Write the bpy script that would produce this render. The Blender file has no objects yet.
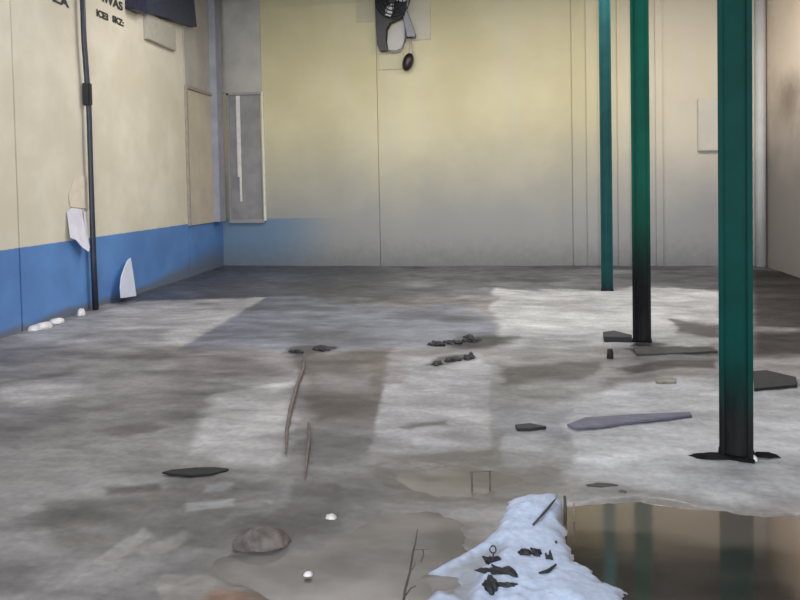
import bpy, bmesh, math, random
import numpy as np
from mathutils import Vector, Matrix, Euler

random.seed(7)
C = bpy.context.scene.collection
scene = bpy.context.scene

# ------------------------------------------------------------------ camera
W, H, F = 800, 600, 750.0
CAMZ = 1.6
YAW, PITCH, ROLL = math.radians(10.2), math.radians(1.95), math.radians(-1.1)
SHIFT_PX = -90.0                       # lens shift, in pixels (view shifted down)
cam_d = bpy.data.cameras.new('camera')
cam = bpy.data.objects.new('camera', cam_d); C.objects.link(cam)
R = Matrix.Rotation(YAW, 3, 'Z') @ Matrix.Rotation(math.pi/2 - PITCH, 3, 'X') @ Matrix.Rotation(ROLL, 3, 'Z')
cam.matrix_world = Matrix.Translation((0, 0, CAMZ)) @ R.to_4x4()
cam_d.sensor_fit = 'HORIZONTAL'; cam_d.sensor_width = 36.0
cam_d.lens = 36.0*F/W
cam_d.shift_y = SHIFT_PX/W
cam_d.clip_start = 0.05; cam_d.clip_end = 200
scene.camera = cam

def ray(px, py):
    d = Vector(((px-400)/F, (300-py+SHIFT_PX)/F, -1.0))
    return R @ d
def at(px, py, z=0.0):                 # point of the floor (or of a level z) seen at a pixel
    d = ray(px, py); t = (z-CAMZ)/d.z
    return Vector((d.x*t, d.y*t, z))
def onY(px, py, Y):
    d = ray(px, py); t = Y/d.y
    return Vector((d.x*t, Y, CAMZ+d.z*t))
def onX(px, py, X):
    d = ray(px, py); t = X/d.x
    return Vector((X, d.y*t, CAMZ+d.z*t))

# the left wall stands a few degrees off the hall's axis: a frame turned about the far left corner
def left_frame(): return Matrix.Translation((XL, YF, 0)) @ Matrix.Rotation(math.radians(4.3), 4, 'Z') @ Matrix.Translation((-XL, -YF, 0))
def onL(px, py, X):                    # point of the plane at X, in the left wall's own frame
    Mi = left_frame().inverted(); o = Mi @ Vector((0, 0, CAMZ)); d = Mi.to_3x3() @ ray(px, py)
    t = (X-o.x)/d.x
    return o+d*t
def L(o):
    o.matrix_basis = left_frame() @ o.matrix_basis; return o

# ------------------------------------------------------------------ world, lights, exposure
XL, XR, YF, YB, ZC = -6.31, 4.10, 14.5, -5.0, 5.45     # inner faces of the hall
w = bpy.data.worlds.new('sky'); scene.world = w; w.use_nodes = True
bg = w.node_tree.nodes['Background']
bg.inputs['Color'].default_value = (0.76, 0.87, 1.0, 1); bg.inputs['Strength'].default_value = 0.7
def area(name, loc, sx, sy, power, col, rot=(0, 0, 0)):
    l = bpy.data.lights.new(name, 'AREA'); l.shape = 'RECTANGLE'; l.size = sx; l.size_y = sy
    l.energy = power; l.color = col
    o = bpy.data.objects.new(name, l); C.objects.link(o); o.location = loc; o.rotation_euler = rot
    return o
area('roof_fill_lamp', (-2.6, 10.4, ZC-0.05), 4.0, 1.2, 110, (1, .97, .95))  # added fill lamps under the closed roof, brightening walls and floor
area('roof_fill_lamp', (1.7, 10.4, ZC-0.05), 3.4, 1.2, 185, (1, .97, .96))
area('roof_fill_lamp', (-2.6, 5.4, ZC-0.05), 4.0, 1.6, 95, (.98, .98, 1))
area('rear_fill_lamp', (0.0, YB+.1, 2.7), 9.0, 4.8, 520, (.88, .95, 1.0), (math.radians(90), 0, 0))  # added fill lamp behind the camera, lighting the far wall from the front
scene.view_settings.view_transform = 'Standard'
scene.view_settings.look = 'None'
scene.view_settings.gamma = 1.0
scene.view_settings.use_curve_mapping = False
scene.view_settings.exposure = 0.95

# ------------------------------------------------------------------ helpers
def lin(r, g, b):
    f = lambda c: (c/255/12.92) if c/255 <= .04045 else ((c/255+.055)/1.055)**2.4
    return (f(r), f(g), f(b), 1.0)

class NT:
    def __init__(s, name):
        s.m = bpy.data.materials.new(name); s.m.use_nodes = True
        s.t = s.m.node_tree; s.n = s.t.nodes; s.b = s.n['Principled BSDF']
        s._co = None
    def co(s):
        if s._co is None: s._co = s.n.new('ShaderNodeTexCoord')
        return s._co.outputs['Object']
    def link(s, a, b): s.t.links.new(a, b)
    def put(s, sock, v):
        if isinstance(v, bpy.types.NodeSocket): s.link(v, sock)
        else: sock.default_value = v
    def noise(s, scale=5, detail=4, rough=.55, stretch=None):
        n = s.n.new('ShaderNodeTexNoise')
        n.inputs['Scale'].default_value = scale; n.inputs['Detail'].default_value = detail
        n.inputs['Roughness'].default_value = rough
        v = s.co()
        if stretch:
            mp = s.n.new('ShaderNodeMapping'); mp.inputs['Scale'].default_value = stretch
            s.link(v, mp.inputs['Vector']); v = mp.outputs['Vector']
        s.link(v, n.inputs['Vector'])
        return n.outputs['Fac']
    def xyz(s):
        n = s.n.new('ShaderNodeSeparateXYZ'); s.link(s.co(), n.inputs[0]); return n.outputs
    def math(s, op, a, b=0.0, c=0.0):
        n = s.n.new('ShaderNodeMath'); n.operation = op
        s.put(n.inputs[0], a); s.put(n.inputs[1], b); s.put(n.inputs[2], c)
        return n.outputs[0]
    def ramp(s, v, lo, hi, a=0.0, b=1.0):
        n = s.n.new('ShaderNodeMapRange'); n.interpolation_type = 'SMOOTHSTEP'
        s.put(n.inputs['Value'], v)
        for k, x in (('From Min', lo), ('From Max', hi), ('To Min', a), ('To Max', b)): s.put(n.inputs[k], x)
        return n.outputs['Result']
    def mix(s, f, a, b):
        n = s.n.new('ShaderNodeMix'); n.data_type = 'RGBA'
        s.put(n.inputs[0], f); s.put(n.inputs[6], a); s.put(n.inputs[7], b)
        return n.outputs[2]
    def bump(s, h, strength=.2, dist=.01):
        n = s.n.new('ShaderNodeBump'); n.inputs['Strength'].default_value = strength
        n.inputs['Distance'].default_value = dist
        s.link(h, n.inputs['Height']); s.link(n.outputs['Normal'], s.b.inputs['Normal'])

def plain(name, col, rough=.6, var=.25, scale=12, metal=0.0, bump=.15, ior=None, stretch=None):
    t = NT(name)
    nz = t.noise(scale, 5, stretch=stretch)
    dark = tuple(c*(1-var) for c in col[:3])+(1,); lite = tuple(min(1, c*(1+var)) for c in col[:3])+(1,)
    t.link(t.mix(t.ramp(nz, .3, .7), dark, lite), t.b.inputs['Base Color'])
    t.b.inputs['Roughness'].default_value = rough; t.b.inputs['Metallic'].default_value = metal
    if ior: t.b.inputs['IOR'].default_value = ior
    if bump: t.bump(nz, bump, .01)
    return t.m

def new_obj(name, me, mat, parent=None, smooth=False):
    if mat: me.materials.append(mat)
    if smooth:
        for p in me.polygons: p.use_smooth = True
    o = bpy.data.objects.new(name, me); C.objects.link(o)
    if parent: o.parent = parent
    return o
def from_bm(name, bm, mat, parent=None, smooth=False):
    bmesh.ops.recalc_face_normals(bm, faces=bm.faces)
    me = bpy.data.meshes.new(name); bm.to_mesh(me); bm.free()
    return new_obj(name, me, mat, parent, smooth)
def tag(o, label=None, cat=None, group=None, kind=None):
    if label: o['label'] = label
    if cat: o['category'] = cat
    if group: o['group'] = group
    if kind: o['kind'] = kind
    return o
def empty(name, loc, rz=0.0):
    o = bpy.data.objects.new(name, None); C.objects.link(o); o.location = loc; o.rotation_euler.z = rz
    o.empty_display_size = .1
    return o
def box(bm, x0, x1, y0, y1, z0, z1, bevel=0.0):
    vs = [bm.verts.new((x, y, z)) for x in (x0, x1) for y in (y0, y1) for z in (z0, z1)]
    fs = [(0, 1, 3, 2), (4, 6, 7, 5), (0, 4, 5, 1), (2, 3, 7, 6), (0, 2, 6, 4), (1, 5, 7, 3)]
    faces = [bm.faces.new([vs[i] for i in f]) for f in fs]
    if bevel:
        es = list({e for f in faces for e in f.edges})
        bmesh.ops.bevel(bm, geom=es, offset=bevel, segments=2, affect='EDGES')
def tube(bm, pts, radii, n=10, cap=True):
    pts = [Vector(p) for p in pts]; rings = []
    if not isinstance(radii, (list, tuple)): radii = [radii]*len(pts)
    for i, p in enumerate(pts):
        d = (pts[min(i+1, len(pts)-1)]-pts[max(i-1, 0)]).normalized()
        a = Vector((0, 0, 1)) if abs(d.z) < .9 else Vector((1, 0, 0))
        u = d.cross(a).normalized(); v = d.cross(u).normalized()
        rings.append([bm.verts.new(p + radii[i]*(math.cos(k*2*math.pi/n)*u+math.sin(k*2*math.pi/n)*v)) for k in range(n)])
    for a, b in zip(rings, rings[1:]):
        for k in range(n): bm.faces.new((a[k], a[(k+1) % n], b[(k+1) % n], b[k]))
    if cap: bm.faces.new(rings[0]); bm.faces.new(list(reversed(rings[-1])))
def prism(bm, poly, z0, z1, axis='Z'):
    def P(a, b, c): return {'Z': (a, b, c), 'X': (c, a, b), 'Y': (a, c, b)}[axis]
    lo = [bm.verts.new(P(a, b, z0)) for a, b in poly]; hi = [bm.verts.new(P(a, b, z1)) for a, b in poly]
    n = len(poly)
    bm.faces.new(lo); bm.faces.new(hi)
    for i in range(n): bm.faces.new((lo[i], lo[(i+1) % n], hi[(i+1) % n], hi[i]))

# value noise for terrain
_rs = np.random.RandomState(3); _tab = _rs.rand(256, 256)
def vnoise(x, y):
    xi = np.floor(x).astype(int); yi = np.floor(y).astype(int); fx = x-xi; fy = y-yi
    fx = fx*fx*(3-2*fx); fy = fy*fy*(3-2*fy)
    g = lambda a, b: _tab[a & 255, b & 255]
    return (g(xi, yi)*(1-fx)+g(xi+1, yi)*fx)*(1-fy)+(g(xi, yi+1)*(1-fx)+g(xi+1, yi+1)*fx)*fy
def fbm(x, y, o=4):
    s = 0; a = .5; t = 0
    for k in range(o):
        s = s+a*vnoise(x*2**k+17.3*k, y*2**k+9.1*k); t += a; a *= .55
    return s/t
def sdf(X, Y, poly):                   # signed distance to a polygon, inside positive
    d = np.full(X.shape, 1e9); ins = np.zeros(X.shape, bool)
    n = len(poly)
    for i in range(n):
        ax, ay = poly[i]; bx, by = poly[(i+1) % n]
        ex, ey = bx-ax, by-ay; wx, wy = X-ax, Y-ay
        t = np.clip((wx*ex+wy*ey)/(ex*ex+ey*ey+1e-12), 0, 1)
        d = np.minimum(d, np.hypot(wx-ex*t, wy-ey*t))
        c = ((ay <= Y) & (by > Y)) | ((by <= Y) & (ay > Y))
        ins ^= c & (X < ax+(Y-ay)*ex/(ey if abs(ey) > 1e-9 else 1e-9))
    return np.where(ins, d, -d)
def sstep(x, a, b):
    t = np.clip((x-a)/(b-a), 0, 1); return t*t*(3-2*t)
def fl(*pts): return [tuple(at(x, y)[:2]) for x, y in pts]

# ------------------------------------------------------------------ materials of the shell
CREAM = (0.60, 0.535, 0.385, 1); BLUE = (0.085, 0.20, 0.40, 1)
def wall_left_mat():
    t = NT('painted_wall_left'); x, y, z = t.xyz()
    n = t.noise(1.2, 5); n2 = t.noise(9, 4); streak = t.noise(3, 4, stretch=(1, 1.6, .12))
    cream = t.mix(t.ramp(n, .35, .7), (0.575, 0.53, 0.42, 1), (0.675, 0.63, 0.52, 1))
    cream = t.mix(t.ramp(streak, .55, .8, 0, .35), cream, (0.62, 0.60, 0.56, 1))
    blue = t.mix(t.ramp(n, .3, .7), (0.075, 0.18, 0.42, 1), (0.105, 0.245, 0.54, 1))
    zz = t.math('MULTIPLY_ADD', n2, .02, z)
    band = t.ramp(zz, .965, .975)
    col = t.mix(band, blue, cream)
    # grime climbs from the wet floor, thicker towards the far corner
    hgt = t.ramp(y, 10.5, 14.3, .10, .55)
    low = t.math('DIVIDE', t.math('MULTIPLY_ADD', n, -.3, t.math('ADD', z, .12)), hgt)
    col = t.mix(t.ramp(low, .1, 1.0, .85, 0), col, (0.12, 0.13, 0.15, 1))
    t.link(col, t.b.inputs['Base Color']); t.b.inputs['Roughness'].default_value = .55
    t.bump(n2, .12, .01); return t.m
def wall_far_mat():
    t = NT('hazed_wall_far'); x, y, z = t.xyz()
    n = t.noise(.55, 4); n2 = t.noise(6, 4); streak = t.noise(2, 4, stretch=(1.5, 1, .1))
    cream = t.mix(t.ramp(n, .35, .7), (0.50, 0.44, 0.255, 1), (0.58, 0.52, 0.33, 1))
    # the right hand bays are greyer and pinker
    cream = t.mix(t.ramp(x, .9, 2.2, 0, .55), cream, (0.57, 0.50, 0.43, 1))
    cream = t.mix(t.ramp(streak, .5, .8, 0, .35), cream, (0.50, 0.50, 0.48, 1))
    # left end: blue dado fading out into the painted haze
    fade = t.math('MULTIPLY', t.ramp(x, -5.4, -3.6, .85, 0), t.ramp(t.math('MULTIPLY_ADD', n2, .05, z), .97, 1.0, 1, 0))
    # grey haze painted into the wall colour, denser towards the floor
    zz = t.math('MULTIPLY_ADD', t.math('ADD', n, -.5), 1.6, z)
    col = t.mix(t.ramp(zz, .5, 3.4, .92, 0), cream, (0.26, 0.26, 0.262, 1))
    col = t.mix(fade, col, (0.10, 0.19, 0.30, 1))
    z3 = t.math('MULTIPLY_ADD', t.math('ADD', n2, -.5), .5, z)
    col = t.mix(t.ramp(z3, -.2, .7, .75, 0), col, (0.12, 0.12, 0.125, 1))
    t.link(col, t.b.inputs['Base Color']); t.b.inputs['Roughness'].default_value = .6
    t.bump(n2, .1, .01); return t.m
def wall_right_mat():
    t = NT('stained_wall_right'); x, y, z = t.xyz()
    n = t.noise(.7, 4); n2 = t.noise(6, 4)
    col = t.mix(t.ramp(n, .35, .7), (0.68, 0.555, 0.425, 1), (0.76, 0.64, 0.51, 1))
    zz = t.math('MULTIPLY_ADD', t.math('ADD', n, -.5), 1.8, z)
    col = t.mix(t.ramp(zz, 1.5, 3.8, .97, 0), col, (0.20, 0.18, 0.163, 1))
    p_ = onX(790, 97, XR)
    dd = t.math('SQRT', t.math('ADD', t.math('POWER', t.math('DIVIDE', t.math('SUBTRACT', y, p_.y), .75), 2.0), t.math('POWER', t.math('DIVIDE', t.math('SUBTRACT', z, p_.z), .50), 2.0)))
    col = t.mix(t.ramp(t.math('MULTIPLY_ADD', n2, .6, dd), .4, 1.5, .75, 0), col, (0.22, 0.16, 0.125, 1))
    t.link(col, t.b.inputs['Base Color']); t.b.inputs['Roughness'].default_value = .6
    t.bump(n2, .1, .01); return t.m

# ------------------------------------------------------------------ walls, ceiling
def wall_panels_x(name, mat, xin, xout, cuts, gap):
    bm = bmesh.new(); s = 1 if xin > xout else -1
    for a, b in zip(cuts, cuts[1:]):
        box(bm, min(xin, xin-s*.06), max(xin, xin-s*.06), a+gap/2, b-gap/2, -.05, ZC)
    box(bm, min(xin-s*.03, xout), max(xin-s*.03, xout), cuts[0], cuts[-1], -.05, ZC)
    return tag(from_bm(name, bm, mat), kind='structure')
seam_l = onL(17, 180, XL).y
L(tag(wall_panels_x('wall_left', wall_left_mat(), XL, XL-.2, [YB, 1.5, 5.2, seam_l, seam_l+5.05, YF], .03)))
wall_panels_x('wall_right', wall_right_mat(), XR, XR+.2, [YB, 0, 5, 10, YF], .012)
bm = bmesh.new()
cuts = [XL-.2, onY(378.5, 150, YF).x, onY(571.5, 100, YF).x, XR+.2]
for a, b in zip(cuts, cuts[1:]): box(bm, a+.009, b-.009, YF, YF+.06, -.05, ZC)
box(bm, cuts[0], cuts[-1], YF+.03, YF+.2, -.05, ZC)
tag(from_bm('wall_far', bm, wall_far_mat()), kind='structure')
bm = bmesh.new(); box(bm, XL-.2, XR+.2, YB, YF+.2, ZC, ZC+.15)
for y in (1.0, 4.0, 7.0, 10.0, 13.0): box(bm, XL, XR, y-.06, y+.06, ZC-.18, ZC)
tag(from_bm('ceiling', bm, plain('dark_roof_sheet', (0.09, 0.085, 0.08, 1), .7)), kind='structure')

# corner post, upper plaster panels, window and shutter of the far left corner
g_blue = plain('blue_grey_post', lin(146, 147, 156), .5, .12, 3)
bm = bmesh.new(); yc_ = onL(214, 100, XL+.10).y; box(bm, XL, XL+.16, yc_, yc_+.34, .93, ZC, .008)
L(tag(from_bm('trim_1', bm, g_blue), kind='structure'))
p0 = onY(227, 90, YF); p1 = onY(262, 92, YF)
grey_panel = plain('grey_plaster_panel', lin(170, 165, 158), .6, .1, 2)
bm = bmesh.new(); box(bm, XL+.02, p1.x, YF-.025, YF, p1.z, ZC, .004)
tag(from_bm('trim_2', bm, grey_panel), kind='structure')
q0 = onL(184, 92, XL).y; zt = onL(205, 92, XL).z
bm = bmesh.new(); box(bm, XL, XL+.025, q0, yc_, zt, ZC, .004)
L(tag(from_bm('trim_3', bm, grey_panel), kind='structure'))
# window on the far wall
zb = onY(240, 221, YF).z
wn = empty('window_1', (0, 0, 0)); tag(wn, kind='structure')
bm = bmesh.new()
x0, x1 = p0.x, p1.x
box(bm, x0, x0+.05, YF-.06, YF, zb, p1.z, .004)
box(bm, x0, x1, YF-.06, YF, p1.z-.05, p1.z, .004); box(bm, x0, x1, YF-.07, YF, zb-.04, zb+.03, .004)
from_bm('window_frame', bm, plain('grey_frame_paint', lin(146, 142, 140), .5, .06), wn)
bm = bmesh.new(); box(bm, x1, x1+.04, YF-.07, YF, zb, p1.z, .004); from_bm('window_jamb', bm, plain('white_frame_paint', lin(215, 210, 196), .45, .06), wn)
xm = onY(240, 150, YF).x
bm = bmesh.new(); box(bm, x0+.05, x1-.05, YF-.02, YF-.005, zb, p1.z-.05)
from_bm('window_pane', bm, plain('grey_window_glass', lin(138, 135, 136), .2, .12, 3), wn)
bm = bmesh.new()
for k in range(2):
    box(bm, xm-.045+k*.04, xm-.01+k*.04+.01, YF-.045-.006*(k % 2), YF-.03, zb+.9-.5*(k % 2), p1.z-.06, .004)
from_bm('curtain', bm, plain('white_curtain', lin(215, 208, 202), .7, .08), wn)
# shuttered opening on the left wall
q1 = yc_
sh = empty('window_2', (0, 0, 0)); tag(sh, kind='structure'); L(sh)
zs0 = onL(200, 224, XL).z
bm = bmesh.new(); box(bm, XL, XL+.03, q0+.03, q1, zs0, zt-.06, .004)
from_bm('shutter_panel', bm, plain('beige_shutter', lin(188, 178, 160), .6, .08, 2), sh)
bm = bmesh.new(); box(bm, XL, XL+.06, q0, q1, zt-.06, zt, .004); box(bm, XL, XL+.05, q0, q0+.05, zs0, zt-.06, .004)
from_bm('shutter_frame', bm, plain('taupe_frame', lin(150, 140, 130), .6, .1), sh)

# ------------------------------------------------------------------ floor: one uneven concrete slab under mud and water
ys = 1.0/np.linspace(1/14.7, 1/2.45, 380)
ys = np.concatenate([np.linspace(YB-.5, 2.3, 30), ys[::-1]])
xs = np.unique(np.concatenate([np.arange(XL-.2, -2.6, .05), np.arange(-2.6, 1.9, .0125), np.arange(1.9, XR+.21, .04), [XR+.2]]))
GX, GY = np.meshgrid(xs, ys)
# wobble so the outlines of the stains are ragged, longer along the hall's width
sc_ = np.clip(GY, 2, 15)**2/1200.0     # metres a stain edge wanders, growing with the size of the far stains
n1 = fbm(GX*1.3+5, GY*1.6, 4)-.5; n2 = fbm(GX*4.1, GY*5.2+3, 4)-.5; n3 = fbm(GX*1.1+40, GY*1.5+9, 4)-.5
WX = GX + .32*n1 + .10*n2
WY = GY + (13*n3 + 6*n2)*sc_

FLOOR_TONE = .62
BASE = np.array(lin(152, 147, 144)[:3])
col = np.ones(GX.shape+(3,))*BASE
wet = np.full(GX.shape, .35); hz = np.zeros(GX.shape)
def patch(pts, rgb, soft=5, op=1.0, wetv=None, h=None, hard=False):
    global col, wet, hz
    poly = fl(*pts); yc = sum(p[1] for p in poly)/len(poly); k = 1.3*CAMZ/yc; s = soft*yc/F*.9   # edges are crisper across the hall than along it
    d = sdf(WX if not hard else GX+.05*n2, (WY if not hard else GY+3*n2*sc_)*k, [(a, b*k) for a, b in poly])
    m = sstep(d, -s, s)*op
    c = np.array(lin(*rgb)[:3])
    col = col*(1-m[..., None])+c*m[..., None]
    if wetv is not None: wet = wet*(1-m)+wetv*m
    if h is not None: hz = hz+h*m
# far strip, left strip
patch([(100, 262), (820, 255), (820, 288), (500, 290), (330, 302), (120, 303)], (92, 92, 96), 5, .95, .6)
patch([(360, 262), (740, 258), (740, 286), (500, 289), (400, 290)], (132, 130, 129), 12, .9, .4)
patch([(265, 296), (330, 300), (480, 310), (500, 345), (300, 352), (165, 354)], (124, 127, 138), 4, .9, .6)  # bluish shadow shape painted into the floor colour
patch([(20, 334), (85, 316), (140, 301), (265, 298), (176, 350), (110, 356), (60, 346)], (182, 178, 177), 3, 1, .2, hard=True)
patch([(495, 288), (720, 290), (720, 345), (600, 345), (560, 350), (495, 345)], (196, 194, 190), 5, .95, .3)
patch([(752, 270), (860, 275), (860, 358), (752, 357)], (84, 77, 73), 4, .97, .15, hard=True)
patch([(758, 327), (800, 326), (800, 333), (758, 333)], (160, 154, 150), 3, .7)
patch([(752, 359), (860, 358), (860, 372), (752, 372)], (172, 166, 162), 3, .8)
# right hand pale concrete
patch([(560, 395), (650, 380), (860, 385), (860, 500), (700, 500), (560, 480), (480, 470), (500, 440)], (205, 203, 202), 6, 1, .2)
patch([(490, 350), (600, 350), (600, 395), (490, 420)], (165, 162, 158), 8, .8, .4)
patch([(496, 365), (600, 362), (600, 376), (500, 384)], (98, 93, 90), 5, .85, .5)
patch([(628, 349), (722, 343), (722, 354), (628, 357)], (70, 68, 66), 3, .95, .4)
patch([(606, 368), (720, 360), (720, 367), (640, 374)], (74, 72, 70), 3, .9, .5)
patch([(655, 318), (722, 326), (722, 338), (680, 334)], (88, 86, 85), 4, .9, .5)
patch([(640, 340), (680, 342), (660, 347), (638, 346)], (62, 60, 58), 3, .9, .5)
patch([(610, 380), (660, 377), (676, 384), (620, 384)], (128, 122, 116), 2, .7, .5)
patch([(500, 405), (570, 405), (570, 440), (500, 434)], (142, 142, 148), 7, .8, .5)
patch([(545, 440), (575, 430), (575, 470), (545, 470)], (150, 146, 144), 4, .6, .4)
# middle
patch([(300, 352), (390, 350), (392, 425), (310, 425)], (112, 102, 98), 7, .85, .55)
patch([(312, 370), (372, 372), (372, 392), (312, 394)], (150, 143, 140), 8, .6)
patch([(400, 360), (488, 352), (490, 376), (420, 384)], (184, 181, 180), 4, .9, .2)
patch([(385, 384), (490, 380), (491, 448), (430, 458), (370, 450)], (190, 186, 184), 3, 1, .15, hard=True)
patch([(405, 428), (455, 420), (455, 425), (410, 433)], (125, 118, 114), 3, .8)
patch([(385, 458), (492, 446), (560, 470), (565, 492), (500, 505), (380, 490)], (120, 114, 108), 6, .85, .6)
patch([(500, 440), (560, 442), (558, 464), (508, 470)], (180, 178, 176), 4, .8, .3)
patch([(440, 486), (560, 474), (566, 492), (510, 500), (440, 500)], (150, 144, 138), 6, .6, .4)
patch([(425, 346), (450, 338), (520, 336), (522, 340), (470, 347)], (70, 68, 68), 4, .8, .5)
patch([(425, 366), (440, 358), (478, 354), (480, 360), (440, 368)], (74, 71, 70), 4, .8, .5)
patch([(285, 353), (300, 346), (340, 343), (340, 349), (300, 356)], (74, 72, 72), 4, .8, .5)
# left
patch([(0, 348), (110, 342), (205, 350), (200, 362), (60, 360), (0, 366)], (116, 110, 107), 4, .7, .4)
patch([(70, 333), (160, 330), (170, 342), (110, 346)], (116, 112, 112), 5, .7, .4)
patch([(0, 385), (80, 372), (110, 380), (70, 400), (0, 402)], (176, 171, 168), 6, .8, .3)
patch([(95, 426), (150, 418), (165, 424), (120, 434)], (118, 110, 106), 4, .7)
patch([(205, 395), (290, 380), (290, 468), (230, 468), (180, 455)], (205, 199, 196), 8, .95, .3)
patch([(170, 345), (290, 352), (290, 372), (180, 378)], (138, 130, 127), 7, .7, .4)
patch([(90, 488), (145, 484), (150, 494), (95, 496)], (92, 87, 84), 5, .75, .5)
patch([(30, 500), (240, 488), (300, 500), (230, 540), (120, 560), (30, 545)], (122, 117, 112), 10, .7, .6)
patch([(60, 388), (200, 388), (200, 412), (60, 412)], (132, 127, 124), 10, .7, .4)
patch([(0, 440), (150, 440), (180, 470), (0, 486)], (160, 155, 151), 12, .6, .35)
patch([(150, 480), (230, 478), (290, 490), (160, 500)], (120, 115, 112), 6, .6, .6)
patch([(90, 560), (120, 540), (145, 528), (150, 534), (110, 568)], (170, 164, 158), 5, .7)
patch([(140, 545), (185, 530), (190, 536), (150, 556)], (165, 159, 154), 5, .6)
patch([(195, 505), (245, 500), (245, 508), (200, 512)], (180, 178, 176), 3, .7)
patch([(210, 488), (240, 486), (240, 492), (212, 494)], (172, 170, 170), 3, .6)
patch([(225, 528), (300, 505), (300, 480), (345, 480), (340, 530), (290, 548), (260, 555)], (128, 121, 118), 6, .7, .3)
# orange stained silt in the very front
patch([(170, 572), (215, 574), (232, 590), (225, 640), (160, 640)], (180, 172, 164), 4, .9, .3)
patch([(205, 590), (260, 590), (300, 640), (190, 640)], (168, 122, 92), 8, .9, .4)
# tone variation and long drifts of silt
drift = fbm(GX*.85+3+.6*n1, GY*1.7+.8*n3, 5)
fine = fbm(GX*3.4+1, GY*7.5+3, 5)
drift2 = fbm(GX*2.2+11, GY*3.3+2, 5)
col = col*(1+1.15*(drift-.5)[..., None])*(1+.75*(drift2-.5)[..., None])*(1+.55*(fine-.5)[..., None])
hz = hz + .022*(fbm(GX*1.5, GY*1.9, 5)-.5) + .012*(fbm(GX*6, GY*6, 3)-.5)*sstep(GY, 1, 3)
# basins of the puddles
def basin(pts, depth, soft=6, rgb=None, wetv=.8):
    global hz, col, wet
    poly = fl(*pts); yc = sum(p[1] for p in poly)/len(poly); s = soft*yc*yc/1200.0
    m = sstep(sdf(GX+.10*n2+.05*n1, GY+10*n2*sc_+5*n1*sc_, poly), -s, s)
    hz = hz*(1-m) - depth*m
PUD_R = [(566, 506), (640, 500), (700, 511), (730, 511), (800, 520), (900, 520), (1000, 700), (640, 700), (600, 590), (575, 565), (560, 545)]
PUD_C = [(300, 552), (232, 553), (222, 566), (262, 592), (310, 640), (470, 640), (440, 590), (428, 574), (470, 548), (470, 520), (430, 505), (380, 515), (330, 540)]
PUD_M = [(395, 468), (470, 456), (545, 470), (552, 484), (500, 494), (400, 492)]
def margin(pts, rgb, soft, op, wv):
    global col, wet
    poly = fl(*pts); yc = sum(p[1] for p in poly)/len(poly); s = soft*yc*yc/1200.0
    m = sstep(sdf(GX+.22*n2+.2*n1, GY+(14*n2+10*n1)*sc_, poly), -s, s*.3)*op
    c = np.array(lin(*rgb)[:3]); col = col*(1-m[..., None])+c*m[..., None]; wet = wet*(1-m)+wv*m
margin(PUD_C, (124, 117, 112), 30, .8, .6); margin(PUD_M, (126, 119, 113), 22, .8, .6); margin(PUD_R, (150, 140, 130), 12, .75, .8)
basin(PUD_R, .035, 5); basin(PUD_C, .020, 16); basin(PUD_M, .016, 14)
hz = hz + .020*(fbm(GX*2.4+31, GY*4.2+7, 5)-.5)*sstep(GY, 2, 2.6)
hz = np.where(GY < 2.3, np.minimum(hz, 0), hz)
hz = np.where((GX < XL+.3) | (GX > XR-.3) | (GY > YF-.3), np.minimum(hz, 0.004), hz)

rel = col.mean(-1, keepdims=True)/.28
col = col*np.where(rel > 1, rel**-.08, rel**.45)
col = col*FLOOR_TONE*np.array([.97, 1.0, 1.06])
nx, ny = len(xs), len(ys)
verts = np.stack([GX, GY, hz], -1).reshape(-1, 3)
ii = (np.arange(ny-1)[:, None]*nx+np.arange(nx-1)[None]).ravel()
faces = np.stack([ii, ii+1, ii+1+nx, ii+nx], -1)
me = bpy.data.meshes.new('floor')
me.vertices.add(len(verts)); me.vertices.foreach_set('co', verts.ravel())
me.loops.add(faces.size); me.loops.foreach_set('vertex_index', faces.ravel())
me.polygons.add(len(faces)); me.polygons.foreach_set('loop_start', np.arange(0, faces.size, 4))
me.update(calc_edges=True); me.validate()
for p_ in ('use_smooth',): me.polygons.foreach_set(p_, np.ones(len(faces), bool))
a = me.color_attributes.new('silt_sheen', 'FLOAT_COLOR', 'POINT')
a.data.foreach_set('color', np.concatenate([np.clip(col, .005, .9).reshape(-1, 3), np.ones((len(verts), 1))], 1).astype(np.float32).ravel())
a = me.attributes.new('wet', 'FLOAT', 'POINT'); a.data.foreach_set('value', np.clip(wet, 0, 1).astype(np.float32).ravel())
t = NT('wet_muddy_concrete')
at1 = t.n.new('ShaderNodeAttribute'); at1.attribute_name = 'silt_sheen'
at2 = t.n.new('ShaderNodeAttribute'); at2.attribute_name = 'wet'
nf = t.noise(22, 6, .6); ng = t.noise(3.5, 5, .6, (1, 1.8, 1))
fac = t.math('MULTIPLY', t.ramp(nf, .25, .75, .86, 1.12), t.ramp(ng, .3, .7, .86, 1.12))
mx = t.n.new('ShaderNodeVectorMath'); mx.operation = 'SCALE'
t.link(at1.outputs['Color'], mx.inputs[0]); t.link(fac, mx.inputs['Scale'])
t.link(mx.outputs[0], t.b.inputs['Base Color'])
rg = t.math('SUBTRACT', t.ramp(at2.outputs['Fac'], 0, 1, .62, .22), t.math('MULTIPLY', t.math('SUBTRACT', ng, .5), .35))
t.link(rg, t.b.inputs['Roughness'])
t.link(t.ramp(at2.outputs['Fac'], .1, .8, .15, .5), t.b.inputs['Specular IOR Level'])
t.bump(t.math('ADD', nf, ng), .18, .008)
tag(new_obj('floor', me, t.m), kind='structure')

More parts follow.
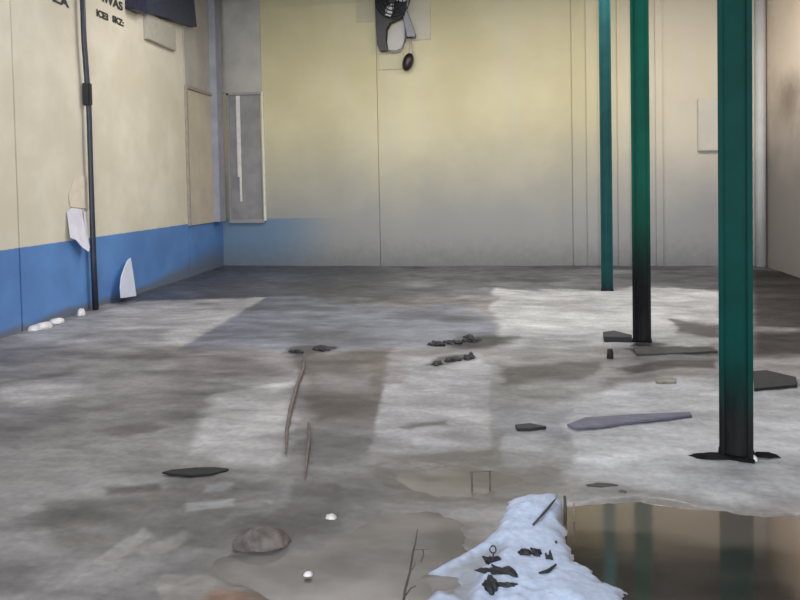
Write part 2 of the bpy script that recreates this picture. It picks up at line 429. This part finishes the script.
# ------------------------------------------------------------------ standing water
def water_mat(name, rgb, rough, ior, tint=(1, 1, 1), silt_sheen=None):
    t = NT(name); n = t.noise(2.2, 3, .5, (1, 1.6, 1)); x = t.noise(30, 2)
    c_ = t.mix(t.ramp(n, .35, .7), tuple(c*.7 for c in rgb)+(1,), tuple(c*1.3 for c in rgb)+(1,))
    if silt_sheen:                           # bright wall's reflection painted as a paler base colour by the far shore
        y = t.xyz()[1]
        c_ = t.mix(t.ramp(t.math('MULTIPLY_ADD', t.math('SUBTRACT', n, .5), .35, y), silt_sheen[0]-.08, silt_sheen[0]+.10), c_, silt_sheen[1]+(1,))
    t.link(c_, t.b.inputs['Base Color'])
    t.b.inputs['Roughness'].default_value = rough; t.b.inputs['IOR'].default_value = ior
    t.b.inputs['Specular Tint'].default_value = tint+(1,)
    t.bump(n, .05, .01); return t.m
def puddle(pts, grow, z, mat, label):
    poly = [Vector(p) for p in fl(*pts)]; c = sum(poly, Vector((0, 0)))/len(poly)
    bm = bmesh.new()
    f = bm.faces.new([bm.verts.new((c.x+(p.x-c.x)*grow, c.y+(p.y-c.y)*grow, z)) for p in poly])
    o = from_bm('puddle', bm, mat)
    if o.data.polygons[0].normal.z < 0: o.data.flip_normals()
    return tag(o, label, 'puddle', kind='stuff')
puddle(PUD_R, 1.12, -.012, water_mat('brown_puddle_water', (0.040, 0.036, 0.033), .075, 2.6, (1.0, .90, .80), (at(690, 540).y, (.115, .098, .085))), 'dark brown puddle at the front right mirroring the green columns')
puddle(PUD_C, 1.12, -.013, water_mat('silty_puddle_water', (0.155, 0.142, 0.134), .2, 1.5), 'silty grey-brown puddle in the front middle beside the white heap')
puddle(PUD_M, 1.10, -.012, water_mat('shallow_puddle_water', (0.16, 0.148, 0.139), .22, 1.5), 'shallow grey puddle in the middle behind the white heap')

# ------------------------------------------------------------------ green steel columns
def col_mat(name, g0, g1, top):
    t = NT(name); x, y, z = t.xyz()
    n = t.noise(3, 4); s = t.noise(6, 5, .6, (1, 1, .15))
    green = t.mix(t.ramp(n, .3, .7), tuple(c*.85 for c in top)+(1,), tuple(c*1.15 for c in top)+(1,))
    zz = t.math('MULTIPLY_ADD', t.math('SUBTRACT', s, .5), .5, z)
    dirt = t.mix(t.ramp(s, .4, .7), (0.004, 0.004, 0.005, 1), (0.017, 0.0165, 0.017, 1))
    t.link(t.mix(t.ramp(zz, g0, g1), dirt, green), t.b.inputs['Base Color'])
    t.b.inputs['Roughness'].default_value = .5; t.b.inputs['Specular IOR Level'].default_value = .06; t.bump(s, .1, .005); return t.m
dirt_m = plain('black_mud', (0.009, 0.0085, 0.0085, 1), .9, .4)
dirt_m.node_tree.nodes['Principled BSDF'].inputs['Specular IOR Level'].default_value = .1
def clod_bm(rx, ry, rz, seed, sub=3, rag=.35, flat=True):
    bm = bmesh.new(); bmesh.ops.create_icosphere(bm, subdivisions=sub, radius=1)
    r = np.random.RandomState(seed); o = r.rand(3)*50
    for v in bm.verts:
        p = v.co.copy()
        k = 1+rag*2*(float(fbm(np.array([p.x*1.7+o[0]+p.z]), np.array([p.y*1.7+o[1]-p.z*.7]), 3)[0])-.5)
        v.co = Vector((p.x*rx*k, p.y*ry*k, p.z*rz*k))
        if flat and v.co.z < 0: v.co.z *= .25
    return bm
def column(px0, px1, py, mat, label, rz=0.0):
    a, b = at(px0, py), at(px1, py); wdt = (b-a).length*.94; c = (a+b)/2
    r = empty('steel_column', (c.x, c.y, 0), -math.atan2(c.x, c.y))
    tag(r, label, 'column', 'green steel columns')
    h = wdt/2; d = wdt*.42; tf = wdt*.16
    bm = bmesh.new()
    box(bm, -h, -h+tf, -d, d, 0, ZC, .004); box(bm, h-tf, h, -d, d, 0, ZC, .004)
    box(bm, -h+tf, h-tf, -d*.55, d*.55, 0, ZC)
    from_bm('shaft', bm, mat, r)
    bm = bmesh.new(); box(bm, -h*1.08, h*1.08, -d*1.2, d*1.2, -.01, .010, .003)
    from_bm('base_plate', bm, dirt_m, r)
    for sx in (-1, 1):
        bm = bmesh.new(); tube(bm, [(sx*h*.6, -d*1.1, .010), (sx*h*.6, -d*1.1, .022)], .008, 6)
        from_bm('anchor_bolt', bm, dirt_m, r)
    return r, c
c3, c3p = column(719.5, 753, 455, col_mat('green_column_paint_near', .18, .62, (0.0004, 0.036, 0.030)), 'green steel column nearest the camera with a blackened foot')
c2, c2p = column(632.5, 651.5, 341, col_mat('green_column_paint_middle', .45, 1.7, (0.003, 0.078, 0.050)), 'middle green steel column, black from knee height down')
c1, c1p = column(601, 613.5, 290, col_mat('green_column_paint_far', -.2, .35, (0.012, 0.062, 0.062)), 'farthest and thinnest green steel column, teal down to the floor')

def clod(px, py, rx, ry, rz, seed, mat, label, name='mud_clod', cat='clod', group=None, rot=0.0, z=None, rag=.35, sub=3):
    bm = clod_bm(rx, ry, rz, seed, sub, rag)
    o = from_bm(name, bm, mat, None, True); p = at(px, py)
    o.location = (p.x, p.y, 0 if z is None else z); o.rotation_euler.z = rot
    return tag(o, label, cat, group)
clod(712, 457, .13, .04, .022, 5, dirt_m, 'flat smear of black mud around the nearest column foot', 'mud_patch', 'mud')
clod(764, 456, .08, .03, .02, 6, dirt_m, 'small black mud lump right of the nearest column foot', 'mud_patch', 'mud')
white_m = plain('white_scrap', lin(205, 203, 203), .6, .08)
clod(754, 460, .022, .016, .030, 8, white_m, 'small white pebble at the right corner of the nearest column foot', 'white_pebble', 'pebble')

# ------------------------------------------------------------------ things on the left wall
navy = plain('dark_navy_paint', lin(38, 44, 58), .45, .2)
pts = [(82, -6), (84, 40), (87, 80), (89, 110), (90.5, 160), (92, 210), (93.5, 260), (95.5, 307)]
wp = [onL(x, y, XL+.08) for x, y in pts]
dp = empty('drain_pipe', (wp[-1].x, wp[-1].y, 0)); o0 = Vector(dp.location); L(dp)
tag(dp, 'thin dark pipe running down the left wall beside the torn paper', 'pipe')
wp[0].z = ZC; wp[-1].z = 0.0
bm = bmesh.new(); tube(bm, [p-o0 for p in wp], [.035]*4+[.033, .035, .038, .042], 10); from_bm('pipe', bm, navy, dp, True)
cz = wp[2]*.5+wp[3]*.5
bm = bmesh.new(); c = cz-o0; box(bm, c.x-.06, c.x+.04, c.y-.045, c.y+.045, c.z-.14, c.z+.16, .012)
from_bm('junction_box', bm, plain('black_plastic', lin(24, 26, 32), .5), dp)

# hood high on the wall
nv = plain('slate_blue_metal', lin(50, 55, 72), .5, .2)
hood = empty('metal_hood', (XL, 11.5, 4.3)); hood_loc = Vector(hood.location); L(hood); tag(hood, 'dark slate-blue metal hood high on the left wall near the far corner', 'hood')
xa = XL+.16
A = onL(137, 8, xa); B = onL(197, 27, xa); D = onL(196, 8, xa)
bm = bmesh.new()
for s, zz in ((A, A.z), (B, B.z)): pass
loc = hood_loc
prof = [(A.y, A.z), (B.y, B.z), (B.y-.12, ZC-.35), (A.y, ZC-.35)]
prism(bm, [(y-loc.y, z-loc.z) for y, z in prof], 0.0, .16, 'X'); from_bm('cover', bm, nv, hood)
bm = bmesh.new(); box(bm, 0, .18, A.y-loc.y-.06, A.y-loc.y+.30, A.z-loc.z-.02, ZC-.35-loc.z, .006)
from_bm('end_plate', bm, plain('navy_end_plate', lin(34, 36, 62), .5), hood)
E = onL(150, 42, XL+.1); G = onL(178, 45, XL+.1)
bm = bmesh.new(); box(bm, 0, .07, E.y-loc.y, G.y-loc.y, E.z-loc.z+.05, .1, .01)
from_bm('mounting_plate', bm, plain('grey_mount', lin(172, 168, 156), .6, .08), hood)

# lettering stencilled on the wall
ink = plain('black_stencil_paint', lin(45, 44, 42), .7)
def letters(name, text, px, py, size, label, sx=1.0):
    cu = bpy.data.curves.new(name, 'FONT'); cu.body = text; cu.size = size; cu.extrude = .002; cu.offset = .006
    o = bpy.data.objects.new(name, cu); C.objects.link(o); cu.materials.append(ink)
    p = onL(px, py, XL+.006); o.location = p; o.rotation_euler = (math.pi/2, 0, math.pi/2)
    dg = bpy.context.evaluated_depsgraph_get(); me = bpy.data.meshes.new_from_object(o.evaluated_get(dg))
    me.transform(Matrix.Diagonal((sx, 1, 1, 1))); m_ = bpy.data.objects.new(name, me); C.objects.link(m_)
    m_.location = p; m_.rotation_euler = o.rotation_euler; bpy.data.objects.remove(o); bpy.context.view_layer.update(); L(m_)
    return tag(m_, label, 'lettering')
letters('stencil_lettering', 'ZA', 53, .8, .15, 'black stencilled letters at the top edge left of the wall pipe', 1.8)
letters('stencil_lettering', 'AWAS', 97.5, -1.5, .17, 'upper black stencilled line right of the wall pipe', 1.55)
letters('stencil_lettering', 'ICE3', 96.5, 15.5, .13, 'lower left black stencilled word right of the wall pipe, under the cut off line', 1.35)
letters('stencil_lettering', 'SKZ:', 112.5, 21.5, .13, 'lower right black stencilled word right of the wall pipe, nearest the metal hood', 1.35)

# torn paper hanging over the blue band, white offcut, scraps
paper = plain('torn_white_paper', lin(205, 204, 214), .8, .06, 6)
def flap(pts, off, curl, label, name='torn_paper', mat=paper):
    P = [onL(x, y, XL) for x, y in pts]
    zt_ = max(p.z for p in P)
    bm = bmesh.new(); fr = []; bk = []
    for p in P:
        x = XL+off+curl*(zt_-p.z)**2
        fr.append(bm.verts.new((x+.008, p.y, p.z))); bk.append(bm.verts.new((x, p.y, p.z)))
    n = len(P); bm.faces.new(fr); bm.faces.new(bk[::-1])
    for i in range(n): bm.faces.new((fr[i], bk[i], bk[(i+1) % n], fr[(i+1) % n]))
    bmesh.ops.triangulate(bm, faces=bm.faces)
    return L(tag(from_bm(name, bm, mat), label, 'paper'))
flap([(66, 212), (70, 208), (80, 209), (82, 230), (82.5, 247), (80, 252), (75, 247), (71, 240), (66, 238)], .012, .3, 'longer torn white paper strip on the left wall over the blue band')
flap([(82.5, 212), (85, 211), (86, 236), (86, 250), (84.5, 244), (83, 238)], .010, .12, 'narrow torn white paper strip right beside the left wall pipe')
flap([(68, 196), (74, 176), (88, 176), (88, 209), (80, 208), (70, 207)], .006, 0, 'pinkish scraped paper remnant above the torn strips on the left wall', mat=plain('pinkish_scrape', lin(208, 197, 180), .8, .06, 8))
# curved white board leaning on the wall
pb = [(118, 298), (118.5, 288), (121, 277), (125, 268), (129, 261), (132, 258), (132.5, 278), (132.5, 296)]
P = [onL(x, y, XL+.12) for x, y in pb]; zmin = min(p.z for p in P)
bm = bmesh.new(); fr = []; bk = []
for p in P:
    xx = XL+.16-.11*(p.z-zmin)/.8
    fr.append(bm.verts.new((xx+.02, p.y, max(p.z, 0.004)))); bk.append(bm.verts.new((xx, p.y, max(p.z, 0.004))))
n = len(P); bm.faces.new(fr); bm.faces.new(bk[::-1])
for i in range(n): bm.faces.new((fr[i], bk[i], bk[(i+1) % n], fr[(i+1) % n]))
L(tag(from_bm('board_offcut', bm, plain('white_board', lin(196, 202, 218), .6, .06, 4)), 'curved white board offcut leaning on the blue left wall', 'board'))
for k, (x, y, s, lb) in enumerate([(40, 323, .15, 'white scrap on the floor by the blue wall, nearest the camera of the three'),
                                   (57, 319, .13, 'middle white scrap of the three along the foot of the blue wall'),
                                   (81, 311.5, .075, 'roundest white scrap, close to the foot of the wall pipe')]):
    p = onL(x, y, XL+.1); bm = clod_bm(s*.6, s, s*(.45 if k < 2 else 1.0), 30+k, 3, .5)
    o = from_bm('white_scrap', bm, white_m, None, True); o.location = (XL+.1, p.y, 0); bpy.context.view_layer.update(); L(o)
    tag(o, lb, 'scrap', 'white scraps along the left wall')

# ------------------------------------------------------------------ fan and bulb on the far wall
S = YF/F*1.0
def fw(px, py, off=0.0): return onY(px, py, YF-off)
blk = plain('black_fan_metal', lin(20, 19, 23), .4, .3)
pale = plain('pale_grey_fan_plate', lin(186, 182, 174), .6, .06, 3)
fan = empty('wall_fan', fw(393, 40)); o0 = Vector(fan.location); tag(fan, 'black wall fan with pale blades hanging on the yellow far wall', 'fan')
a_, b_ = fw(366, -6), fw(431, 40)
bm = bmesh.new(); box(bm, fw(356, 0).x-o0.x, fw(374, 0).x-o0.x, -.012, 0, fw(0, 44).z-o0.z, fw(0, 5).z-o0.z, .003)
from_bm('backing_board', bm, plain('cream_board', lin(180, 172, 146), .6, .05, 3), fan)
bm = bmesh.new(); box(bm, fw(404, 0).x-o0.x, b_.x-o0.x, -.02, 0, fw(420, 40).z-o0.z, ZC-.1-o0.z, .004)
from_bm('backing_board', bm, plain('cream_grey_board', lin(184, 177, 158), .6, .05, 3), fan)
bm = bmesh.new()
q = [(375.5, -20), (377, 20), (378.5, 46), (381, 52), (389, 51.5), (386.5, 42), (387.5, 30), (391, 24), (400, 20), (406, 17), (407.5, -20)]
lo = [fw(x, y, .05)-o0 for x, y in q]
prism(bm, [(p.x, p.z) for p in lo], -.20, -.0, 'Y'); from_bm('housing', bm, blk, fan)
ctr = fw(392.5, 0, .30)-o0
bm = bmesh.new()
for rr in (.12, .20, .27, .33):
    tube(bm, [(ctr.x+rr*math.cos(k*math.pi/12), ctr.y-.05*(.4-rr), ctr.z+rr*math.sin(k*math.pi/12)) for k in range(25)], .012, 6, False)
for k in range(12):
    a2 = k*math.pi/6; tube(bm, [(ctr.x+.05*math.cos(a2), ctr.y-.03, ctr.z+.05*math.sin(a2)), (ctr.x+  .33*math.cos(a2), ctr.y, ctr.z+  .33*math.sin(a2))], .008, 6)
from_bm('cage', bm, blk, fan)
for k in range(3):
    bm = bmesh.new(); a2 = math.radians(255+k*120)
    pr = [(.06, -.03), (.18, -.09), (.30, -.09), (.31, .03), (.2, .06), (.06, .03)]
    prism(bm, [(ctr.x+u*math.cos(a2)-v*math.sin(a2), ctr.z+u*math.sin(a2)+v*math.cos(a2)) for u, v in pr], ctr.y+.02, ctr.y+.035, 'Y')
    from_bm('blade', bm, white_m, fan)
bm = bmesh.new(); tube(bm, [(ctr.x, ctr.y-.05, ctr.z), (ctr.x, ctr.y+.12, ctr.z)], .07, 12); from_bm('hub', bm, blk, fan)
arm = plain('mauve_grey_bracket', lin(140, 136, 146), .5, .1)
bm = bmesh.new()
v = [fw(x, y)-o0 for x, y in ((404, 14), (408, 12), (416.5, 36), (416, 39), (409, 38.5))]
prism(bm, [(p.x, p.z) for p in v], -.18, -.0, 'Y'); br = from_bm('bracket', bm, arm, fan)
bm = bmesh.new(); a1, b1 = fw(408, 39)-o0, fw(417, 38)-o0
tube(bm, [(a1.x, -.16, a1.z), (b1.x, -.16, b1.z)], .022, 8); from_bm('bracket_bar', bm, blk, br)
bm = bmesh.new(); lo = [fw(x, y, .1)-o0 for x, y in ((386, 51), (393, 52), (400, 51), (403, 47), (405, 40), (405, 28), (404, 18))]
tube(bm, lo, .018, 8); from_bm('cable', bm, arm, fan, True)
lamp_face = [(388.5, 50), (387, 42), (388, 32), (392, 26), (399, 22.5), (404, 21), (405, 30), (404.5, 40), (401, 48), (396, 50.5)]
bm = bmesh.new(); v = [fw(x, y, .08)-o0 for x, y in lamp_face]; prism(bm, [(p.x, p.z) for p in v], -.07, -.02, 'Y')
from_bm('back_plate', bm, pale, fan)
bp = fw(408, 62, .12)
bulb = empty('dark_bulb', bp); tag(bulb, 'dark oval bulb hanging just below the wall fan', 'bulb')
bm = bmesh.new(); bmesh.ops.create_icosphere(bm, subdivisions=3, radius=1)
for vv in bm.verts: vv.co = Vector((vv.co.x*.105, vv.co.y*.10, vv.co.z*.18))
bmesh.ops.rotate(bm, verts=bm.verts, cent=(0, 0, 0), matrix=Matrix.Rotation(math.radians(18), 3, 'Y'))
from_bm('bulb_body', bm, plain('black_brown_bulb', lin(36, 26, 30), .35, .2), bulb, True)
bm = bmesh.new(); u = fw(411, 52, .12)-bp; u2 = fw(410, 38, .1)-bp
tube(bm, [(.03, 0, .12), (u.x, 0, u.z), (u2.x, 0.02, u2.z)], [.045, .03, .02], 8); from_bm('bulb_holder', bm, plain('pale_holder', lin(176, 172, 166), .5, .06), bulb, True)
bm = bmesh.new(); ca, cb = fw(379, 53), fw(404, 69); box(bm, ca.x, cb.x, YF-.03, YF, cb.z, ca.z, .006)
tag(from_bm('junction_box', bm, plain('cream_box', lin(188, 179, 148), .6, .05, 3)), 'pale cream box on the far wall left of the dark bulb', 'box')

# right end of the far wall
bm = bmesh.new(); a1, b1 = fw(755, 100, .1), fw(766, 100, .1)
tube(bm, [((a1.x+b1.x)/2, YF-.1, 0), ((a1.x+b1.x)/2, YF-.1, ZC)], (b1.x-a1.x)/2, 14)
tag(from_bm('downpipe', bm, plain('white_grey_downpipe', lin(190, 188, 184), .5, .08, 2), None, True), 'pale grey round downpipe on the far wall behind the nearest column', 'pipe')
bm = bmesh.new(); a1, b1 = fw(697, 99), fw(722, 151); box(bm, a1.x, b1.x, YF-.08, YF, b1.z, a1.z, .02)
eb = from_bm('electrical_box', bm, plain('pale_blue_grey_box', lin(184, 178, 164), .5, .06, 3)); tag(eb, 'pale blue-grey box on the far wall left of the nearest column', 'box')
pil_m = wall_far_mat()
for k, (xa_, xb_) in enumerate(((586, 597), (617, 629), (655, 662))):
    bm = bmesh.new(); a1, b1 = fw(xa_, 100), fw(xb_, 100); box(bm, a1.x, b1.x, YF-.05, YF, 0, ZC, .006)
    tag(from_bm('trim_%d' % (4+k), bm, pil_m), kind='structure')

# ------------------------------------------------------------------ the white heap in front
HEAP = [(512, 500), (535, 496), (560, 494), (564, 515), (562, 540), (572, 562), (598, 582), (622, 598), (640, 640), (420, 640), (424, 604), (450, 584), (428, 573), (452, 560), (480, 545), (500, 527)]
hp = fl(*HEAP); hx = [p[0] for p in hp]; hy = [p[1] for p in hp]
gx = np.arange(min(hx)-.05, max(hx)+.05, .009); gy = np.arange(min(hy)-.05, max(hy)+.05, .009)
hX, hY = np.meshgrid(gx, gy)
m1 = fbm(hX*7, hY*7, 4)-.5; m2 = fbm(hX*22+4, hY*22, 3)-.5; m3 = fbm(hX*3+9, hY*3, 3)-.5
d = sdf(hX+.10*m1+.03*m2, hY+.12*m1+.07*m2, hp)
hgt = np.where(d > 0, .050*(1-np.exp(-d/.08)), d*.8) + np.where(d > 0, 1, .2)*(.030*m1+.012*m2+.04*m3)*np.clip(d/.05+.4, 0, 1)
# dirty hollow between the two lobes
hol = sstep(sdf(hX+.05*m1, hY+.05*m2, fl((436, 575), (500, 548), (508, 556), (480, 578), (470, 610), (452, 600))), -.04, .03)
hgt -= .028*hol
hgt = np.maximum(hgt, -.04)
keep = (d > -.045).ravel()
idx = -np.ones(keep.size, int); idx[keep] = np.arange(keep.sum())
vv = np.stack([hX, hY, hgt], -1).reshape(-1, 3)[keep]
nxh = len(gx); q = (np.arange(len(gy)-1)[:, None]*nxh+np.arange(nxh-1)[None]).ravel()
fq = np.stack([idx[q], idx[q+1], idx[q+1+nxh], idx[q+nxh]], -1); fq = fq[(fq >= 0).all(1)]
me = bpy.data.meshes.new('plaster_heap'); me.from_pydata(vv.tolist(), [], fq.tolist()); me.update()
a = me.attributes.new('dirt', 'FLOAT', 'POINT')
dirtv = np.clip(.75*hol+.5*sstep(m1, .05, .25)*sstep(-d, -.14, 0)+.8*sstep(-d, -.03, .02), 0, 1)
a.data.foreach_set('value', dirtv.ravel()[keep].astype(np.float32))
t = NT('white_plaster_powder'); da = t.n.new('ShaderNodeAttribute'); da.attribute_name = 'dirt'
nn = t.noise(30, 5, .6)
t.link(t.mix(t.math('MULTIPLY', da.outputs['Fac'], t.ramp(nn, .2, .7, .6, 1)), t.mix(t.ramp(nn, .3, .7), (0.37, 0.44, 0.60, 1), (0.47, 0.55, 0.72, 1)), (0.20, 0.185, 0.175, 1)), t.b.inputs['Base Color'])
t.b.inputs['Roughness'].default_value = .75; t.bump(nn, .25, .006)
tag(new_obj('plaster_heap', me, t.m, None, True), 'low bluish-white heap of plaster powder on the wet floor at the front', 'heap')
def hz_at(px, py):
    p = at(px, py)
    for _ in range(3):
        i = int(np.clip(np.searchsorted(gy, p.y), 0, len(gy)-1)); j = int(np.clip(np.searchsorted(gx, p.x), 0, nxh-1))
        p = at(px, py, max(0.0, float(hgt[i, j])))
    return p
dk = plain('black_debris', lin(27, 25, 28), .7, .4, 30)
def heap_piece(px, py, rx, ry, rz, seed, rot, label):
    p = hz_at(px, py); o = from_bm('debris_chunk', clod_bm(rx, ry, rz, seed, 4, 1.0), dk, None, True)
    o.location = (p.x, p.y, p.z-.003); o.rotation_euler.z = rot
    return tag(o, label, 'debris', 'dark debris on the white heap')
heap_piece(493, 563, .036, .018, .026, 41, .1, 'dark chunk with a wire loop on the white heap')
heap_piece(502, 573, .078, .024, .026, 42, -.25, 'longest dark chunk on the white heap, below the wire loop')
heap_piece(490, 588, .026, .040, .036, 43, .2, 'upright dark chunk at the front left of the white heap')
heap_piece(505, 585, .040, .012, .012, 44, .1, 'thin dark shard beside the front left chunk on the heap')
heap_piece(523, 554, .034, .018, .022, 45, .4, 'left of two small dark lumps on the heap middle')
heap_piece(537, 555, .026, .015, .022, 46, -.3, 'right of two small dark lumps on the heap middle')
heap_piece(549, 558.5, .014, .012, .026, 47, 0, 'small pointed dark lump near the heap right side')
def stick(pts, radii, mat, label, name='twig', cat='twig', heap=True, branches=()):
    base = pts[0]
    p0 = hz_at(*base[:2]) if heap else at(*base[:2]); p0.z += base[2] if len(base) > 2 else 0
    bm = bmesh.new(); tube(bm, [Vector(p)-p0 for p in [p0]+[q if isinstance(q, Vector) else (hz_at(*q[:2]) if heap else at(*q[:2]))+Vector((0, 0, q[2] if len(q) > 2 else 0)) for q in pts[1:]]], radii, 7)
    if branches:
        r = empty(name, p0); o = from_bm('stem', bm, mat, r, True)
        for bpts, brad in branches:
            bm = bmesh.new(); tube(bm, [b-p0 for b in bpts], brad, 6); from_bm('branch', bm, mat, r, True)
        return tag(r, label, cat)
    o = from_bm(name, bm, mat, None, True); o.location = p0
    return tag(o, label, cat)
bark = plain('dark_bark', lin(62, 56, 54), .8, .3, 40)
stick([(533, 526, .006), (543, 516, .010), (551, 508, .016), (556, 503, .022)], [.004, .006, .006, .003], bark, 'brown twig lying across the back of the white heap')
stick([(539, 574, .004), (548, 572.5, .006), (556, 567, .01)], [.004, .008, .004], dk, 'short curved dark twig on the right of the white heap')
# wire loop
p = hz_at(493, 559); bm = bmesh.new()
tube(bm, [p-p+Vector((.013*math.cos(k*.55), .004*math.sin(k), .034+.016*math.sin(k*.55))) for k in range(13)], .0028, 6)
tube(bm, [Vector((0, 0, 0)), Vector((.002, 0, .02))], .003, 6)
o = from_bm('wire_loop', bm, dk, None, True); o.location = p+Vector((0, 0, .006)); tag(o, 'thin wire loop standing on a dark chunk of the heap', 'wire')
# the bare sapling twig at the front
def up(px, py, base):                  # point above the floor in the upright plane through base, facing the hall
    return onY(px, py, base.y)
b0 = at(403, 608)
main = [up(403, 608, b0), up(405, 590, b0), up(410, 572, b0), up(413, 552, b0), up(415.5, 543, b0), up(417.5, 529, b0)]
r = empty('bare_twig', b0); tag(r, 'thin bare twig standing upright in the front puddle', 'twig')
bm = bmesh.new(); tube(bm, [p-b0 for p in main], [.0055, .005, .0045, .004, .003, .0015], 7); from_bm('stem', bm, bark, r, True)
for bp_, rr in (([(413, 550), (419, 549.5), (431, 549.5)], .0014), ([(423, 549.5), (423.5, 555), (421, 562)], .0028), ([(410, 572), (415, 565), (416, 560)], .0015), ([(406, 595), (411, 588), (416, 586)], .0028)):
    bm = bmesh.new(); tube(bm, [up(x, y, b0)-b0 for x, y in bp_], [rr]*2+[rr*.5], 6); from_bm('branch', bm, bark, r, True)
# stakes
def stake(px, py, ptop, wd, mat, label, name='wooden_stake', cat='stake'):
    b = at(px, py); h = up(px, ptop, b).z
    bm = bmesh.new(); tube(bm, [(0, 0, -.02), (.002, 0, h*.5), (0, 0, h)], [wd, wd*.95, wd*.8], 8)
    o = from_bm(name, bm, mat, None, True); o.location = b; return tag(o, label, cat)
stake(565, 521, 496, .008, bark, 'dark wooden stake at the back right edge of the white heap')
stake(574, 519, 503, .005, plain('brown_stake', lin(120, 108, 98), .8), 'thin pale brown stake just right of the dark stake')
stake(556, 549, 541, .006, bark, 'stubby dark twig sticking up at the right edge of the heap')
# thin hoop modelled in place of two stakes' reflection
b0 = at(472, 489); b1 = at(490, 488); zt_ = up(472, 472, b0).z
bm = bmesh.new(); tube(bm, [(0, 0, -.02), (0, 0, zt_)], .0055, 7); tube(bm, [(b1.x-b0.x, b1.y-b0.y, -.02), (b1.x-b0.x, b1.y-b0.y, zt_)], .0045, 7)
tube(bm, [(-.01, 0, zt_), (b1.x-b0.x+.01, b1.y-b0.y, zt_)], .0035, 7)
o = from_bm('reflection_hoop', bm, plain('grey_brown_hoop', lin(84, 78, 74), .7)); o.location = b0; tag(o, 'small two-legged hoop in place of a stake reflection in the shallow puddle', 'hoop')

# ------------------------------------------------------------------ boards, rods and clods on the floor
def lath(pts, zs_, thick, mat, name, label, cat):
    P = [at(x, y) for x, y in pts]; c = sum(P, Vector())/len(P)
    bm = bmesh.new(); prism(bm, [(p.x-c.x, p.y-c.y) for p in P], 0, thick)
    bmesh.ops.bevel(bm, geom=[e for e in bm.edges], offset=min(.004, thick*.2), segments=1, affect='EDGES')
    o = from_bm(name, bm, mat); o.location = (c.x, c.y, zs_); return tag(o, label, cat)
lath([(162, 475), (172, 472.5), (195, 470.5), (215, 470), (229, 471.5), (226, 473.5), (212, 476.5), (192, 478), (172, 477)], .006, .012, plain('black_rubber', lin(9, 9, 9), .8), 'rubber_strip', 'black pointed rubber strip lying on the floor at the left', 'strip')
lath([(753, 374), (766, 373), (796, 380), (797, 388), (754, 392)], .006, .02, plain('black_board', lin(26, 25, 25), .8), 'black_board', 'black flat board on the floor right of the nearest column', 'board')
lath([(567, 427), (585, 420), (640, 416.5), (690, 414.5), (692, 418), (640, 423), (600, 429), (575, 430)],   .005, .014, plain('blue_grey_plank', lin(92, 92, 108), .7, .2, 6, stretch=(1, 4, 1)), 'plank', 'long tapered blue-grey plank lying on the pale floor left of the nearest column', 'plank')
lath([(515, 428), (530, 426.5), (547, 430), (530, 432), (517, 432)], .005, .02, dk, 'dark_offcut', 'small dark offcut on the floor left of the blue-grey plank', 'offcut')
lath([(603, 337), (614, 335.5), (632, 340), (632, 342.5), (604, 342)], .004, .05, dk, 'dark_batten', 'low dark batten lying left of the middle column foot', 'batten')
stake(610, 358, 349, .03, dk, 'short dark post stub on the floor in front of the middle column')
lath([(633, 350), (642, 348.5), (700, 350), (718, 353), (660, 356), (637, 356)], .002, .02, plain('grey_slab', lin(58, 57, 56), .8), 'slab', 'long dark grey slab lying in front of the middle column', 'slab')
lath([(655, 381), (668, 379), (676, 381), (676, 384), (656, 384)], .002, .02, plain('brown_grey_tile', lin(128, 122, 114), .7), 'tile_piece', 'flat grey-brown tile piece on pale floor between middle and nearest columns', 'tile')
clod(602, 486, .075, .030, .014, 50, plain('dark_flat_stone', lin(58, 54, 50), .7), 'flat dark stone at the edge of the pale floor above the right puddle', 'flat_stone', 'stone', rot=.1)
clod(623, 493, .02, .015, .014, 51, plain('small_dark_stone', lin(74, 70, 66), .7), 'small dark stone right of the flat dark stone', 'small_stone', 'stone')
clod(263, 545, .125, .05, .085, 52, plain('grey_brown_mud', lin(92, 83, 79), .8, .45, 14), 'grey-brown mud lump at the edge of the silty front puddle', 'mud_lump', 'mud', rot=.3, rag=.3, sub=4)
clod(308, 575, .018, .014, .014, 53, white_m, 'white pebble in the silty front puddle', 'white_pebble', 'pebble')
clod(331, 518, .028, .02, .02, 54, plain('grey_white_scrap', lin(190, 186, 184), .7), 'pale scrap on the mud in the middle front', 'pale_scrap', 'scrap')
for k, (x, y, rx, rz, lb) in enumerate([(436, 345, .06, .025, 'dark clod farthest left of the row in the hall middle'), (454, 343, .08, .03, 'wide dark clod in the row in the hall middle'),
        (473, 341, .08, .04, 'right end dark clod of the row in the hall middle'), (437, 364, .05, .025, 'dark clod at the left of the nearer pair row in the hall middle'),
        (453, 361, .05, .03, 'dark clod second from the left in the nearer row'), (469, 358, .05, .03, 'dark clod at the right of the nearer row in the hall middle'),
        (322, 350, .09, .03, 'dark clod beside the brown streak rods, on the mud at left centre'), (296, 352, .06, .02, 'small dark clod behind the top of the brown streak rods')]):
    clod(x, y, rx, .06, rz, 60+k, dk, lb, 'dark_clod', 'clod', 'dark clods across the hall middle', rag=1.3, sub=4)
streak_rod_mat = plain('wet_brown_streak', lin(96, 82, 78), .7, .3, 30)  # thin rods modelled in place of streaks reflected in the wet floor
stick([(305, 356, .015), (303, 372, .02), (297, 388, .02), (291, 410, .02), (287, 432, .02), (286, 455, .015)], [.010, .016, .014, .016, .012, .006], streak_rod_mat, 'long brown rod in place of a reflected streak at left centre', 'streak_rod', 'stick', heap=False)
stick([(309, 425, .012), (309.5, 440, .015), (307, 460, .015), (305, 480, .01)], [.008, .010, .010, .005], streak_rod_mat, 'shorter brown rod in place of a reflected streak, right of the long one', 'streak_rod', 'stick', heap=False)
